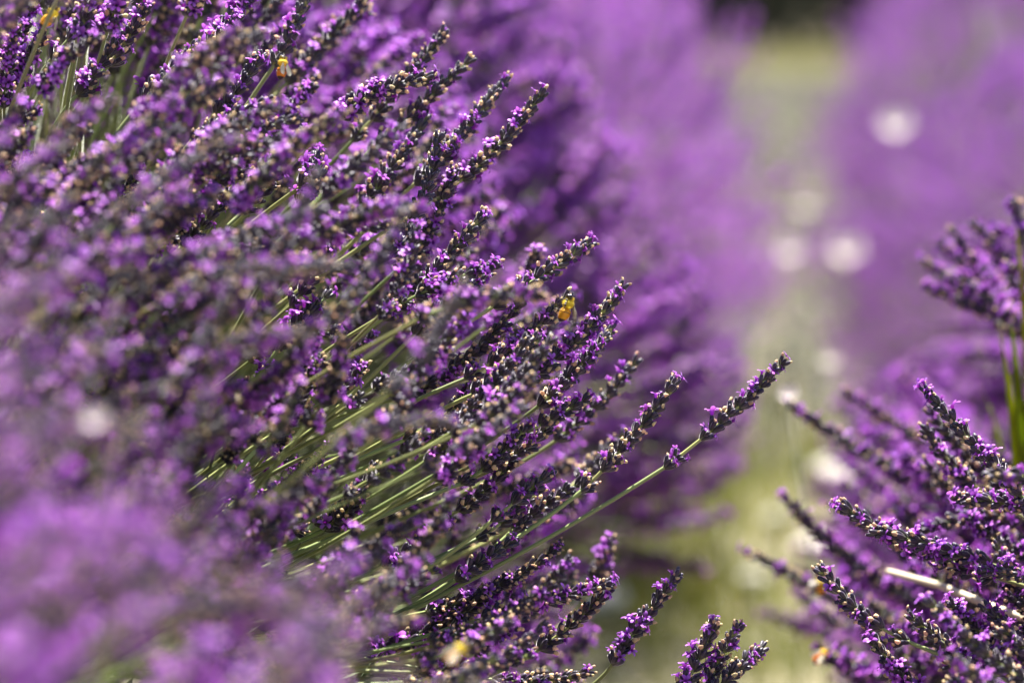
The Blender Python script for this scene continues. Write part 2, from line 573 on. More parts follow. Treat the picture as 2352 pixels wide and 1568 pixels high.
for i, (y, lab) in enumerate(RB):
    b = thing("lavender_bush", lab, "lavender", (right_axis(y)[0], y, 0), "lavender bushes of the row across the path")
    dress(b, i + 5, .32, .95); right_bush.append(b)
count = {b.name: 0 for b in left_bush + right_bush}
spare = {b.name: [] for b in left_bush + right_bush}

# ---- stalks whose place can be read off the photograph: stem point, head base, head tip (photo, 2352 px wide), depth, gap type
HL = [(1060, 1360, 1528, 1072, 1800, 832, 1.42, 2, "lone stalk reaching farthest over the path"),
      (1110, 1310, 1338, 1125, 1546, 882, 1.42, 1, "stalk just below the lone outer one"),
      (740, 615, 1012, 452, 1246, 216, 1.455, 1, "sharp stalk at the upper edge of the fan"), (800, 560, 955, 420, 1160, 186, 1.465, 0, None),
      (640, 500, 812, 322, 1020, 76, 1.49, 1, None), (700, 480, 872, 330, 1076, 140, 1.48, 1, None), (720, 590, 835, 470, 980, 270, 1.47, 0, None),
      (520, 330, 660, 190, 838, 0, 1.53, 0, None), (680, 890, 880, 730, 1108, 502, 1.43, 0, None), (930, 830, 1135, 703, 1348, 562, 1.42, 0, None),
      (860, 960, 1072, 868, 1300, 684, 1.42, 1, "stalk carrying a yellow bee near its tip"), (900, 985, 1190, 885, 1430, 657, 1.42, 0, None),
      (560, 790, 672, 700, 782, 508, 1.41, 0, None), (840, 880, 955, 765, 1116, 632, 1.42, 0, None), (1090, 1040, 1240, 930, 1402, 760, 1.44, 0, None),
      (1120, 1120, 1280, 1010, 1460, 832, 1.50, 0, None), (1050, 1090, 1190, 1005, 1345, 918, 1.42, 1, None),
      (820, 1520, 1040, 1440, 1395, 1342, 1.41, 1, None), (1130, 1560, 1240, 1490, 1402, 1352, 1.42, 0, None),
      (1340, 1620, 1408, 1522, 1556, 1324, 1.42, 0, "stalk standing free at the bottom edge"), (1500, 1700, 1565, 1590, 1640, 1430, 1.41, 0, None),
      (1560, 1700, 1615, 1590, 1697, 1436, 1.41, 0, None), (1580, 1680, 1640, 1590, 1752, 1488, 1.41, 0, None), (1280, 1500, 1365, 1335, 1400, 1245, 1.58, 0, None),
      (780, 1060, 930, 1010, 1085, 900, 1.42, 1, None), (800, 1220, 1060, 1110, 1205, 985, 1.42, 1, None), (870, 1190, 1140, 1075, 1300, 930, 1.43, 0, None),
      (790, 1270, 1000, 1200, 1165, 1075, 1.43, 1, None), (740, 1360, 880, 1300, 1030, 1200, 1.42, 0, None), (900, 1330, 1100, 1235, 1235, 1130, 1.44, 1, None),
      (640, 1260, 745, 1215, 835, 1135, 1.41, 0, None), (560, 1030, 690, 960, 830, 850, 1.41, 1, None), (1060, 1330, 1180, 1215, 1330, 1110, 1.45, 0, None),
      (240, 330, 330, 230, 445, 110, 1.40, 0, None), (320, 280, 420, 175, 545, 40, 1.42, 0, None), (150, 260, 250, 150, 335, 20, 1.42, 0, None),
      (40, 230, 120, 135, 232, 6, 1.43, 1, "stalk beside the dark amber bee"), (400, 360, 500, 260, 600, 130, 1.42, 0, None), (320, 650, 420, 565, 525, 440, 1.39, 0, None),
      (460, 570, 560, 485, 640, 398, 1.42, 0, None), (400, 210, 480, 105, 600, -40, 1.45, 0, None), (540, 270, 630, 150, 702, -5, 1.46, 0, None),
      (-60, 300, 20, 205, 95, 85, 1.44, 0, None), (100, 300, 180, 215, 265, 100, 1.41, 0, None), (560, 520, 690, 430, 725, 355, 1.43, 0, None),
      (650, 560, 690, 470, 735, 395, 1.43, 0, None), (900, 700, 1010, 620, 1120, 500, 1.62, 0, None), (640, 260, 750, 250, 830, 155, 1.66, 0, None),
      (980, 960, 1090, 905, 1230, 780, 1.40, 0, None), (1010, 1300, 1130, 1195, 1260, 1090, 1.40, 1, None), (900, 1420, 1050, 1330, 1180, 1240, 1.41, 0, None),
      (1000, 1560, 1090, 1500, 1200, 1420, 1.40, 0, None), (1250, 1180, 1330, 1100, 1430, 1000, 1.54, 0, None), (560, 910, 640, 800, 750, 680, 1.40, 0, None)]
HR = [(2480, 1330, 2400, 1200, 2125, 897, 1.42, 0, "crisp stalk leaning over the path, its tip darkest"), (2210, 1130, 2115, 1112, 1818, 930, 1.72, 0, None), (2400, 1200, 2290, 1130, 1945, 905, 1.80, 0, None),
      (2260, 1420, 2120, 1385, 1800, 1140, 1.70, 0, None), (2150, 1520, 2030, 1450, 1718, 1268, 1.72, 0, None), (2380, 1700, 2290, 1600, 2092, 1417, 1.42, 0, None),
      (2420, 1560, 2300, 1500, 2185, 1387, 1.43, 0, None), (2480, 1600, 2365, 1500, 2265, 1397, 1.42, 0, None), (2500, 1680, 2400, 1590, 2240, 1480, 1.42, 0, None),
      (2420, 830, 2345, 745, 2122, 602, 1.72, 0, None), (2420, 790, 2330, 705, 2190, 532, 1.75, 0, None), (2450, 760, 2370, 650, 2240, 517, 1.74, 0, None), (2378, 640, 2352, 540, 2326, 462, 1.70, 0, None), (2440, 800, 2352, 720, 2160, 560, 1.77, 0, None), (2430, 820, 2350, 760, 2130, 660, 1.73, 0, None), (2460, 780, 2380, 700, 2270, 560, 1.78, 0, None), (2440, 820, 2360, 760, 2215, 640, 1.70, 0, None), (2440, 830, 2370, 770, 2260, 620, 1.72, 0, None), (2460, 700, 2400, 620, 2330, 540, 1.75, 0, None),
      (2400, 830, 2340, 770, 2200, 690, 1.71, 0, None), (2480, 1290, 2390, 1290, 2230, 1190, 1.50, 0, None), (2500, 1400, 2380, 1380, 2290, 1250, 1.46, 0, None), (2300, 1500, 2150, 1470, 1900, 1330, 1.68, 0, None),
      (2380, 1420, 2260, 1350, 2060, 1180, 1.66, 0, None), (2450, 1120, 2360, 1090, 2170, 990, 1.70, 0, None), (2300, 1620, 2160, 1560, 1990, 1440, 1.62, 0, None), (2200, 1660, 2080, 1620, 1880, 1490, 1.70, 0, None)]
hero_px = []
COR_MESH = []
for k, tp in enumerate(T_COR):
    mb = MB(); mb.add(tp); COR_MESH.append(mb.mesh("blossom", SPIKE_MATS))


def hero(h, bushes, side, i):
    sx, sy, bx, by, tx, ty, D, gap, lab = h
    g = random.Random(900 + i + (500 if side > 0 else 0))
    d1, d2 = g.uniform(-.012, .012), g.uniform(-.02, .02)
    B, T, Sx = at(bx, by, D + d1 * .3), at(tx, ty, D - d1), at(sx, sy, D + d2)
    ax = left_axis(D) if side < 0 else right_axis(D)
    back = norm(Sx - B)
    C = .5 * (Sx + back * .16) + .5 * (ax + np.array([g.gauss(0, .04), g.gauss(.03, .05), g.gauss(-.05, .03)]))
    bush = min(bushes, key=lambda b: abs(b.location.y - B[1]))
    off = -np.array(bush.location)
    stem = lambda u: bez([C, Sx + back * .03, .5 * (Sx + B) + .004 * np.array([g_off, 0, g_off]), B])(u)
    g_off = g.uniform(-1, 1)
    P = [stem(u) + off for u in np.linspace(0, 1, 14)]
    tdir = norm(B - stem(.95)); L = np.linalg.norm(T - B)
    hc0 = bez([B, B + (tdir * .55 + norm(T - B) * .45) * L * .5, T])
    hc = lambda u: hc0(u) + off
    st = MB(); st.add(tube(P, 1.25 * mm, 1.0 * mm, 8, 0)); st.add(tube([hc(u) for u in np.linspace(0, .97, 8)], 1.0 * mm, .5 * mm, 6, 0))
    part = link("flower_stalk", st.mesh("flower_stalk", [M_STEM]), bush)
    if lab:
        part["label"] = lab
    plan = head_plan(hc, L, g, gap, bloom=g.uniform(.28, .42) if side > 0 else None)
    for c, axw, items in plan:
        mb = MB(); calyx_into(mb, items, 0); bracts_into(mb, c, axw, g)
        link("whorl", mb.mesh("whorl", SPIKE_MATS), part)
        for m_, k in cor_mats(items):
            link("blossom", COR_MESH[k], part, None, m_)
    count[bush.name] += 1
    q = project(np.array([hc0(u) for u in (0, .33, .66, 1)]))
    hero_px.append((q[:, :2], D))
    return part


for i, h in enumerate(HL):
    hero(h, left_bush, -1, i)
for i, h in enumerate(HR):
    hero(h, right_bush, 1, i)
for x0, y0, D0 in ((1297, 702, 1.40), (1290, 680, 1.40), (1320, 720, 1.40), (118, 36, 1.36), (649, 150, 1.39), (1052, 1495, 1.17), (1884, 1340, 1.64)):
    for dx in (-14, 0, 14):
        hero_px.append((np.array([[x0 + dx, y0 + dx]]), D0))
for u in np.linspace(0, .8, 10):                # and of the straw
    hero_px.append((np.array([[2040 + 380 * u, 1312 + 128 * u]]), 1.56 - .12 * u))
for h in HL:                                   # keep a view of some of the bare stems too
    for u in (.25, .6):
        hero_px.append((np.array([[h[0] + (h[2] - h[0]) * u, h[1] + (h[3] - h[1]) * u]]), h[6]))
for x0, y0 in ((470, 1080), (560, 1040), (640, 1000), (720, 1010), (800, 960), (620, 1080), (700, 1060), (860, 1100), (930, 1060), (820, 1150), (900, 1130), (780, 1190)):
    hero_px.append((np.array([[x0 - 16, y0], [x0 + 16, y0 - 10], [x0, y0 + 22]]), 1.50))
HP = np.concatenate([p for p, d in hero_px]); HD = np.concatenate([np.full(len(p), d) for p, d in hero_px])
# outline of the sharp fan in the photograph: stalks at the fan's own depth stay inside it
EDGE_Y = [-200, 0, 80, 210, 420, 560, 650, 830, 950, 1100, 1250, 1400, 1568]
EDGE_X = [800, 840, 990, 1130, 1150, 1250, 1330, 1400, 1400, 1380, 1330, 1360, 1420]


def fill(side, bushes, y0, y1, n, g):
    for _ in range(n):
        y = g.uniform(y0, y1)
        th = math.radians(g.uniform(-28 if y < 1.85 else -24, 125))
        ay = g.gauss(0, .28)
        if side < 0 and .9 < y < 1.55 and th > .3:
            ay = g.gauss(-.60, .25)                # the near flank of the sharp bush leans out of its row towards the gap
        d = norm(np.array([math.cos(th) * -side, ay, math.sin(th)]))
        ax = left_axis(y) if side < 0 else right_axis(y)
        R = left_rad(y + ay * .35) if side < 0 else .40
        R *= (g.gauss(1, .05) if g.random() < .6 else g.uniform(.68, 1.0))
        root = ax + np.array([g.gauss(0, .03), g.gauss(0, .03), g.gauss(0, .03)])
        tip = root + d * R
        dep = project(tip)[0, 2]
        near = abs(dep - FOCUS) < .21
        P = PROTO if near else (PROTO_RICH if dep > 1.6 or (dep < .98 and g.random() < .22) else PROTO_MID)
        k = g.randrange(len(P))
        up = np.array([.15 * -side + g.gauss(0, .25), g.gauss(0, .25), 1.0])
        if side > 0 and th > .4:
            up = np.array([-1.0, g.gauss(-.1, .25), .2])
        if side < 0 and th > .7:
            up = np.array([1.0, g.gauss(-.3, .25), .25])
        M = m4(frame(d, up), root, R / STALK)
        hp = P[k][-1] @ M[:3, :3].T + M[:3, 3]
        q = project(hp)
        if q[:, 2].min() < .30:
            continue
        inside = ((q[:, 0] > -160) & (q[:, 0] < 2500) & (q[:, 1] > -160) & (q[:, 1] < 1730)).any()
        # keep the sight line to the sharp stalks open
        if inside:
            blur = 0.00186 * abs(FOCUS / q[1, 2] - 1) / .036 * 2352
            dd = np.hypot(q[:, None, 0] - HP[None, :, 0], q[:, None, 1] - HP[None, :, 1])
            hit = (dd < 16 + .45 * blur) & (q[:, 2].min() < HD[None, :] - .015)
            if hit.any() and g.random() < .93:
                continue
            if near and ((dd < 24) & (np.abs(q[1, 2] - HD[None, :]) < .12)).any() and g.random() < .85:
                continue
            if side < 0 and q[:, 2].min() < 1.12:
                lo = [560, 960, 1110, 1200, 1310, 1430, 1560, 1800] if q[:, 2].min() < .88 else ([420, 700, 880, 1000, 1120, 1270, 1400, 1550] if q[:, 2].min() < 1.0 else [60, 260, 560, 780, 900, 1060, 1230, 1420])
                if (q[:, 1] < np.interp(q[:, 0], [0, 150, 330, 500, 700, 900, 1050, 1250], lo) + .5 * blur).any():
                    continue
            if side < 0 and q[1, 2] >= 1.75 and (q[:, 0] > np.interp(q[:, 1], [0, 200, 400, 600, 800, 1000, 1300, 1568], [1250, 1350, 1470, 1600, 1700, 1730, 1660, 1690])).any():
                continue
            tuft = (q[:, 0] > 2120).all() and (q[:, 1] > 520).all() and (q[:, 1] < 790).all() and 1.6 < q[1, 2] < 2.3
            lim = ([1600, 1700, 1800, 1950, 2130, 2250, 2352], [1400, 1250, 1120, 930, 900, 1000, 1080]) if q[1, 2] < 2.1 else ([1700, 1800, 1950, 2130, 2352], [1200, 1020, 880, 800, 780])
            if side > 0 and not tuft and (q[:, 1] < np.interp(q[:, 0], *lim)).any():
                continue
            if side < 0 and 1.12 < q[1, 2] < 2.15:
                e = np.interp(q[:, 1], EDGE_Y, EDGE_X)
                if (q[:, 0] > e - 25).any():
                    continue
        if side > 0 and inside and ((q[:, 0] > 2270) & (q[:, 1] > 780) & (q[:, 1] < 1010) & (q[:, 2] < 1.7)).any():
            continue
        bush = min(bushes, key=lambda b: abs(b.location.y - root[1]))
        if not inside or count[bush.name] >= 300:
            spare[bush.name].append((M, k, (P if not near else PROTO_MID)[k][1] if inside else None)); continue
        count[bush.name] += 1
        loc = m4(np.eye(3), -np.array(bush.location)) @ M
        o = link("flower_stalk", P[k][0], bush, None, loc)
        if near:
            link("calyces", P[k][1], o); link("blossoms", P[k][2], o)


g = random.Random(77)
fill(-1, left_bush, .30, .80, 165, g)
fill(-1, left_bush, 1.30, 1.62, 800, g)
fill(-1, left_bush, .80, 1.55, 1250, g)
fill(-1, left_bush, 1.62, 1.85, 700, g)
fill(-1, left_bush, 1.85, 2.95, 2100, g)
fill(1, right_bush, 1.30, 1.62, 700, g)
fill(1, right_bush, 1.62, 2.0, 800, g)
fill(1, right_bush, 2.0, 3.0, 1700, g)
print("COUNT", count, {k: len(v) for k, v in spare.items()})
for b in left_bush + right_bush:
    mb = MB()
    off = -np.array(b.location)
    for M, k, seen in spare[b.name]:
        M = M.copy(); M[:3, 3] += off
        for tp in ([seen] if seen is not None else FAR[k % 10]):
            mb.add(tp, M)
    if spare[b.name]:
        link("flower_stalks", mb.mesh("flower_stalks", SPIKE_MATS), b, "stuff")

# ------------------------------------------------------------------ bushes further along both rows
def far_bush(seed, n):
    g = random.Random(seed); mb = MB()
    tufts = [(g.uniform(0, 6.28), math.asin(g.uniform(-.35, 1)), min(1.04, g.gauss(.98, .08))) for _ in range(32)]
    for _ in range(n):
        a, e, k = g.choice(tufts)
        d = norm(np.array([math.cos(a) * math.cos(e), math.sin(a) * math.cos(e), math.sin(e)]) + np.array([g.gauss(0, .105) for _ in range(3)]))
        R = .40 * k * (g.gauss(1, .05) if g.random() < .7 else g.uniform(.7, 1))
        M = m4(frame(d, np.array([g.gauss(0, .3), g.gauss(0, .3), 1])), np.array([g.gauss(0, .04), g.gauss(0, .08), .46 + g.gauss(0, .03)]), R / STALK)
        for tp in FAR[g.randrange(10)]:
            mb.add(tp, M)
    return mb.mesh("flower_stalks", SPIKE_MATS)


FB = [far_bush(s, 640) for s in (1, 2, 3, 4)]
y, i = 3.15, 0
while y < 22.5:
    for side in (-1, 1):
        if side > 0 and y < 3.6:
            continue
        ax = left_axis(y) if side < 0 else right_axis(y)
        sc = rnd.uniform(.88, 1.0) * (1 if y < 20.5 else .9) * (.85 if side > 0 and y < 5.4 else 1)
        dz = (ax[2] - .46)
        b = thing("lavender_bush",
                  "blurred purple lavender bush farther along the row that the bees feed on" if side < 0 else "blurred purple lavender bush farther along the row across the pale path",
                  "lavender", (ax[0] + rnd.uniform(-.05, .05), y + rnd.uniform(-.06, .06), dz * .3),
                  "distant bushes of the row with the bees" if side < 0 else "distant bushes of the row across the path")
        b.rotation_euler.z = rnd.uniform(0, 6.28)
        if y > 22:
            b["label"] = ("last lavender bush of the row the bees feed on, against the dark trees" if side < 0 else "last lavender bush of the row across the path, against the dark trees")
            del b["group"]
        elif side > 0 and y < 4.1:
            b["label"] = "low soft lavender bush behind the rounded tuft of spikes and green blades"
        elif side < 0 and y < 3.4:
            b["label"] = "third soft lavender bush behind the sharp stalks, faint streaks of spikes still showing"
        b.scale = (sc, sc, sc)
        link("flower_stalks", FB[i % 4], b, "stuff"); dress(b, i, .40, .95)
        i += 1
    y += .56
for k, (x, yy, sc) in enumerate(((-.27, 3.7, .55), (-.26, 4.4, .55), (-.24, 5.0, .56), (.31, 4.1, .52), (.30, 4.8, .56), (-.30, 5.6, .60), (.37, 5.7, .58), (-.31, 6.5, .58), (.37, 6.6, .6), (-.36, 7.6, .6), (.42, 7.9, .62), (-.42, 8.8, .62))):
    b = thing("lavender_bush", "low young lavender plant leaning into the narrowest stretch of the path", "lavender", (x, yy, 0), "low plants crowding the path")
    b.rotation_euler.z = k * 1.1; b.scale = (sc, sc, sc)
    link("flower_stalks", FB[k % 4], b, "stuff"); dress(b, k, .40, .95)

# ------------------------------------------------------------------ honey bees
M_AMBER = mat("amber_band", (0.82, 0.34, 0.012), 0.35, 0.3, var=.1, transl=.34, spec=.5)
M_BLACK = mat("dark_band", (0.02, 0.012, 0.008), 0.35, 0.2, var=.1, spec=.5)
M_FUZZ = mat("golden_fuzz", (0.92, 0.72, 0.09), 0.8, 0.6, (1, .9, .6), transl=.5, var=.25)
M_EYE = mat("bee_eye", (0.012, 0.008, 0.008), 0.2, var=.1, spec=.6)
M_WING = bpy.data.materials.new("bee_wing"); M_WING.use_nodes = True
_n, _l = M_WING.node_tree.nodes, M_WING.node_tree.links
_p = _n["Principled BSDF"]; _p.inputs["Base Color"].default_value = (.42, .38, .30, 1); _p.inputs["Roughness"].default_value = .32
_tr = _n.new("ShaderNodeBsdfTransparent"); _mx = _n.new("ShaderNodeMixShader"); _mx.inputs[0].default_value = .62
_l.new(_tr.outputs[0], _mx.inputs[1]); _l.new(_p.outputs[0], _mx.inputs[2]); _l.new(_mx.outputs[0], _n["Material Output"].inputs[0])

# body along +Z (head up), back towards +X; about 12 mm long
def bee_body():
    prof = [(-7.6, .12, -.9), (-7.1, .9, -.75), (-6.2, 1.55, -.55), (-5.3, 1.95, -.35), (-4.9, 2.0, -.3), (-4.2, 2.2, -.2), (-3.2, 2.2, -.15), (-2.9, 2.25, -.1), (-2.5, 2.2, 0), (-1.9, 2.0, 0), (-1.3, 1.45, 0), (-.9, .8, 0),
            (-.5, .95, 0), (0, 1.75, .1), (.9, 2.15, .2), (1.9, 2.05, .15), (2.6, 1.4, 0), (2.9, .8, -.1), (3.15, .95, -.2), (3.6, 1.45, -.35), (4.3, 1.55, -.5), (4.9, 1.15, -.75), (5.2, .4, -.9)]
    band = lambda z: 1 if (z < -6.2 or -4.95 < z < -4.85 or -3.1 <= z < -3.0 or z > 2.6) else (2 if -.9 <= z <= 2.6 else 0)
    n = 14; v, f, m = [], [], []
    for z, r, o in prof:
        for k in range(n):
            a = 6.2832 * k / n
            v.append((r * 1.16 * math.cos(a) + o, r * 1.22 * math.sin(a), z))
    for i in range(len(prof) - 1):
        zm = .5 * (prof[i][0] + prof[i + 1][0])
        for k in range(n):
            a, b_ = i * n + k, i * n + (k + 1) % n
            f += [(a, b_, b_ + n), (a, b_ + n, a + n)]; m += [band(zm)] * 2
    me = bpy.data.meshes.new("honey_bee")
    me.from_pydata([tuple(c * mm for c in p) for p in v], [], f)
    for x in (M_AMBER, M_BLACK, M_FUZZ):
        me.materials.append(x)
    me.polygons.foreach_set("material_index", m); me.polygons.foreach_set("use_smooth", [True] * len(f))
    me.update()
    return me


def wing_mesh(L, W, name):
    out = [(0, .12), (.15, .35), (.4, .8), (.65, 1.0), (.85, .9), (1.0, .45)]
    v = []
    for u, w in out:
        v += [(.1 * u * mm, (-w * W * .35) * mm, -u * L * mm), ((.25 + .3 * math.sin(u * 3)) * mm, w * W * .65 * mm, -u * L * mm)]
    f = []
    for i in range(5):
        a = 2 * i; f += [(a, a + 1, a + 3), (a, a + 3, a + 2)]
    v += [(x + .06 * mm, y_, z) for x, y_, z in v]
    n = len(out) * 2
    f += [(c + n, b + n, a + n) for a, b, c in f]
    for i in range(5):
        for e in (0, 1):
            a, c = 2 * i + e, 2 * i + 2 + e
            f += [(a, c, c + n), (a, c + n, a + n)]
    mb = MB(); mb.add((np.array(v), np.array(f), 0, np.zeros(len(v))))
    return mb.mesh(name, [M_WING], smooth=False)


BEE = bee_body()
FW, HW = wing_mesh(7.8, 2.8, "forewing"), wing_mesh(6.4, 2.4, "hindwing")
fz = MB(); gg = random.Random(9)
for _ in range(1100):
    z = gg.uniform(-1.6, 4.4); r = float(np.interp(z, [-1.6, -.9, 0, .9, 1.9, 2.6, 3.5, 4.4], [1.8, .8, 1.75, 2.15, 2.05, 1.4, 1.4, 1.5]))
    a = gg.uniform(0, 6.28); rad = np.array([math.cos(a), math.sin(a), 0]); p = (rad * r + np.array([.05, 0, z])) * mm
    d = norm(rad + np.array([gg.gauss(0, .3), gg.gauss(0, .3), gg.gauss(-.1, .4)])); x = frame(d)[:, 0] * .07 * mm
    fz.add((np.array([p - x, p + x, p + d * gg.uniform(.5, 1.1) * mm]), np.array([(0, 1, 2)]), 0, np.array([0, 0, 1.])))
FUZZ = fz.mesh("fuzz", [M_FUZZ], smooth=False)
eb = blob(3, .85 * mm, 1.5, 0, .05); ey = MB(); ey.add(eb); EYE_M = ey.mesh("eye", [M_EYE])


def leg_mesh(z, s, reach):
    mb = MB()
    mb.add(tube(np.array([(-1.3, .9 * s, z), (-2.6, 2.4 * s, z + .4), (-2.4, 2.9 * s, z - 1.0 + reach), (-4.2, 2.2 * s, z - 1.6 + 2 * reach), (-5.0, 1.9 * s, z - 1.4 + 2.4 * reach)]) * mm, .34 * mm, .14 * mm, 5, 0))
    return mb.mesh("leg", [M_BLACK])


LEGS = [leg_mesh(z, s, r) for z, r in ((2.0, .9), (.9, .1), (-.2, -.6)) for s in (-1, 1)]
an = []
for s in (-1, 1):
    mb = MB(); mb.add(tube(np.array([(-.9, .4 * s, 4.9), (-1.2, .9 * s, 6.1), (-2.2, 1.4 * s, 7.2), (-3.0, 1.5 * s, 7.6)]) * mm, .16 * mm, .11 * mm, 5, 0)); an.append(mb.mesh("antenna", [M_BLACK]))


def bee(pos, zdir, xdir, label, s=1.0, splay=.35):
    b = thing("honey_bee", label, "bee", tuple(pos), "honey bees feeding on the lavender", BEE)
    R = frame(zdir, xdir)
    b.matrix_basis = Matrix(m4(R, pos, s).tolist())
    link("fuzz", FUZZ, b)
    for sg in (-1, 1):
        for me, z, sp, lift in ((FW, 1.3, splay, .30), (HW, .6, splay * 1.5, .2)):
            a = sp * sg
            Rw = np.array([[1, 0, 0], [0, math.cos(a), -math.sin(a)], [0, math.sin(a), math.cos(a)]])
            Rl = np.array([[math.cos(lift), 0, -math.sin(lift)], [0, 1, 0], [math.sin(lift), 0, math.cos(lift)]])
            w = m4(Rl @ Rw @ np.diag([1, sg, 1]), np.array([1.9, .9 * sg, z]) * mm)
            link(me.name.split(".")[0], me, b, None, w)
        link("eye", EYE_M, b, None, m4(np.eye(3), np.array([-.5, 1.15 * sg, 3.6]) * mm))
    for me in LEGS:
        link("leg", me, b)
    for me in an:
        link("antenna", me, b)
    return b


def dirpx(dx, dy, depth=0.0):
    return norm(RGT * dx - UPV * dy + FWD * depth)


bee(at(1303, 703, 1.395), dirpx(.34, -1, .1), dirpx(1, .05, .5), "bright yellow bee hanging on a sharp spike near the tip", 1.12)
bee(at(118, 34, 1.365), dirpx(.62, -.95, .1), dirpx(.9, .6, -.1), "dark amber bee beside a green stem in the upper corner", 1.05, .5)
bee(at(649, 150, 1.385), dirpx(.1, -1, .2), dirpx(.6, .1, -.8), "brown bee half buried among dark spikes, wings folded", .95, .12)
bee(at(1052, 1495, 1.19), dirpx(.9, -.8, .1), dirpx(-.1, -.4, -1), "blurred pale golden bee low on the half-blurred bush", 1.0, .12)
bee(at(1884, 1340, 1.66), dirpx(-.1, -1, .2), dirpx(.1, -.3, -.9), "bee with two glinting white wings above the pale path", 1.0, 1.0)
bee(at(1889, 1502, 1.62), dirpx(.75, -.7, .1), dirpx(-.3, -.5, -1), "olive and brown blurred bee low beside the path", 1.0, .25)

# ------------------------------------------------------------------ pale stones and white blossoms that blur into discs
M_STONE = mat("pale_stone", (0.58, 0.56, 0.49), 0.75, var=.08, hue=.01)
M_WHITE = mat("white_petal", (0.60, 0.54, 0.50), 0.6, transl=.25, var=.06, hue=.01)


def ground_pt(px, py):
    d = at(px, py, 1.0) - EYE
    return EYE + d * (CAM_H / -d[2])


def stone(px, py, r, label, seed):
    r *= 1.3
    v, f, _, t = blob(seed, r, .62, 0, .16)
    mb = MB(); mb.add((v, f, 0, t))
    me = mb.mesh("stone", [M_STONE], smooth=False)
    p = ground_pt(px, py)
    o = thing("stone", label, "stone", (p[0], p[1], r * .1), "pale stones on the path", me)
    md = o.modifiers.new("round", 'SUBSURF'); md.levels = md.render_levels = 2


def white_flower(px, py, D, r, label):
    """open white bindweed-like bloom on a thin stalk rooted in the ground"""
    p = at(px, py, D)
    o = thing("white_flower", label, "flower", (p[0], p[1], 0), "white flowers among the lavender")
    st = MB(); st.add(tube([(.04, .1, 0), (.03, .06, p[2] * .6), (0, 0, p[2] - .01)], .0016, .001, 5, 0))
    link("stem", st.mesh("stem", [M_STEM]), o)
    for k in range(5):
        a = k * 1.2566
        mb = MB()
        v, t = [], []
        for i in range(4):
            u = i / 3
            for j in (-1, 0, 1):
                rr = r * (.12 + .9 * u); w = r * .62 * u + .1 * r
                v.append((rr * math.cos(a) - j * w * math.sin(a), rr * math.sin(a) + j * w * math.cos(a), r * (.55 * u ** .6 - .08 * j * j))); t.append(u)
        f = []
        for i in range(3):
            for j in range(2):
                q = i * 3 + j; f += [(q, q + 1, q + 4), (q, q + 4, q + 3)]
        mb.add((np.array(v), np.array(f), 0, np.array(t)))
        R = frame(np.array([-.1, -.8, .75]))
        link("petal", mb.mesh("petal", [M_WHITE]), o, None, m4(R, np.array([0, 0, p[2]])))


stone(1905, 1120, .035, "large cream stone under the half-blurred spikes", 5)
stone(1960, 1150, .03, "rounded white stone touching the large cream stone", 6)
stone(1785, 1215, .024, "small white stone on the bare part of the path", 7)
stone(1290, 1245, .03, "flat whitish stone glimpsed behind the lower stalks", 8)
stone(1380, 1420, .035, "biggest white stone at the foot of the sharp bush", 9)
stone(1738, 1355, .02, "white pebble on the olive ground near the bottom", 10)
stone(1870, 1300, .032, "broad pale stone behind the glinting bee", 11)
white_flower(2058, 290, 4.4, .021, "single white bloom high on the far row, blurred to a round disc")
white_flower(1815, 578, 4.5, .017, "dim pale bloom low over the path, left one of a pair")
white_flower(1946, 578, 4.6, .024, "brightest white bloom in the middle of the path, blurred to a disc")
white_flower(1852, 474, 5.2, .015, "small pinkish pale bloom above the pair over the path")
white_flower(1906, 828, 3.2, .009, "small cream bloom over the path beside the lone stalk's tip")
white_flower(2268, 806, 2.6, .010, "small white bloom under the rounded tuft of spikes")
white_flower(1812, 908, 2.0, .006, "creamy white bloom hovering by the lone stalk's tip")
white_flower(1582, 848, 2.4, .009, "pinkish white bloom over the soft purple behind the fan")
white_flower(222, 965, .90, .0034, "pale bloom in the soft purple nearest blur")

# ------------------------------------------------------------------ grasses, straw, weeds
M_GRASS = mat("grass_blade", (0.18, 0.19, 0.028), 0.5, transl=.35, var=.35, hue=.03)
M_DRY = mat("dry_grass", (0.19, 0.17, 0.10), 0.7, transl=.3, var=.3, hue=.02)


def blade(mb, p, h, w, lean, g, mi):
    a = g.uniform(0, 6.28); d = np.array([math.cos(a), math.sin(a), 0]); sd_ = np.array([-d[1], d[0], 0]) * w
    q = lambda u: p + d * lean * h * u * u + np.array([0, 0, h * u * (1 - .2 * lean * u)])
    v = [q(0) - sd_, q(0) + sd_, q(.5) - sd_ * .8, q(.5) + sd_ * .8, q(1)]
    mb.add((np.array(v), np.array([(0, 1, 3), (0, 3, 2), (2, 3, 4)]), mi, np.array([0, 0, .5, .5, 1])))


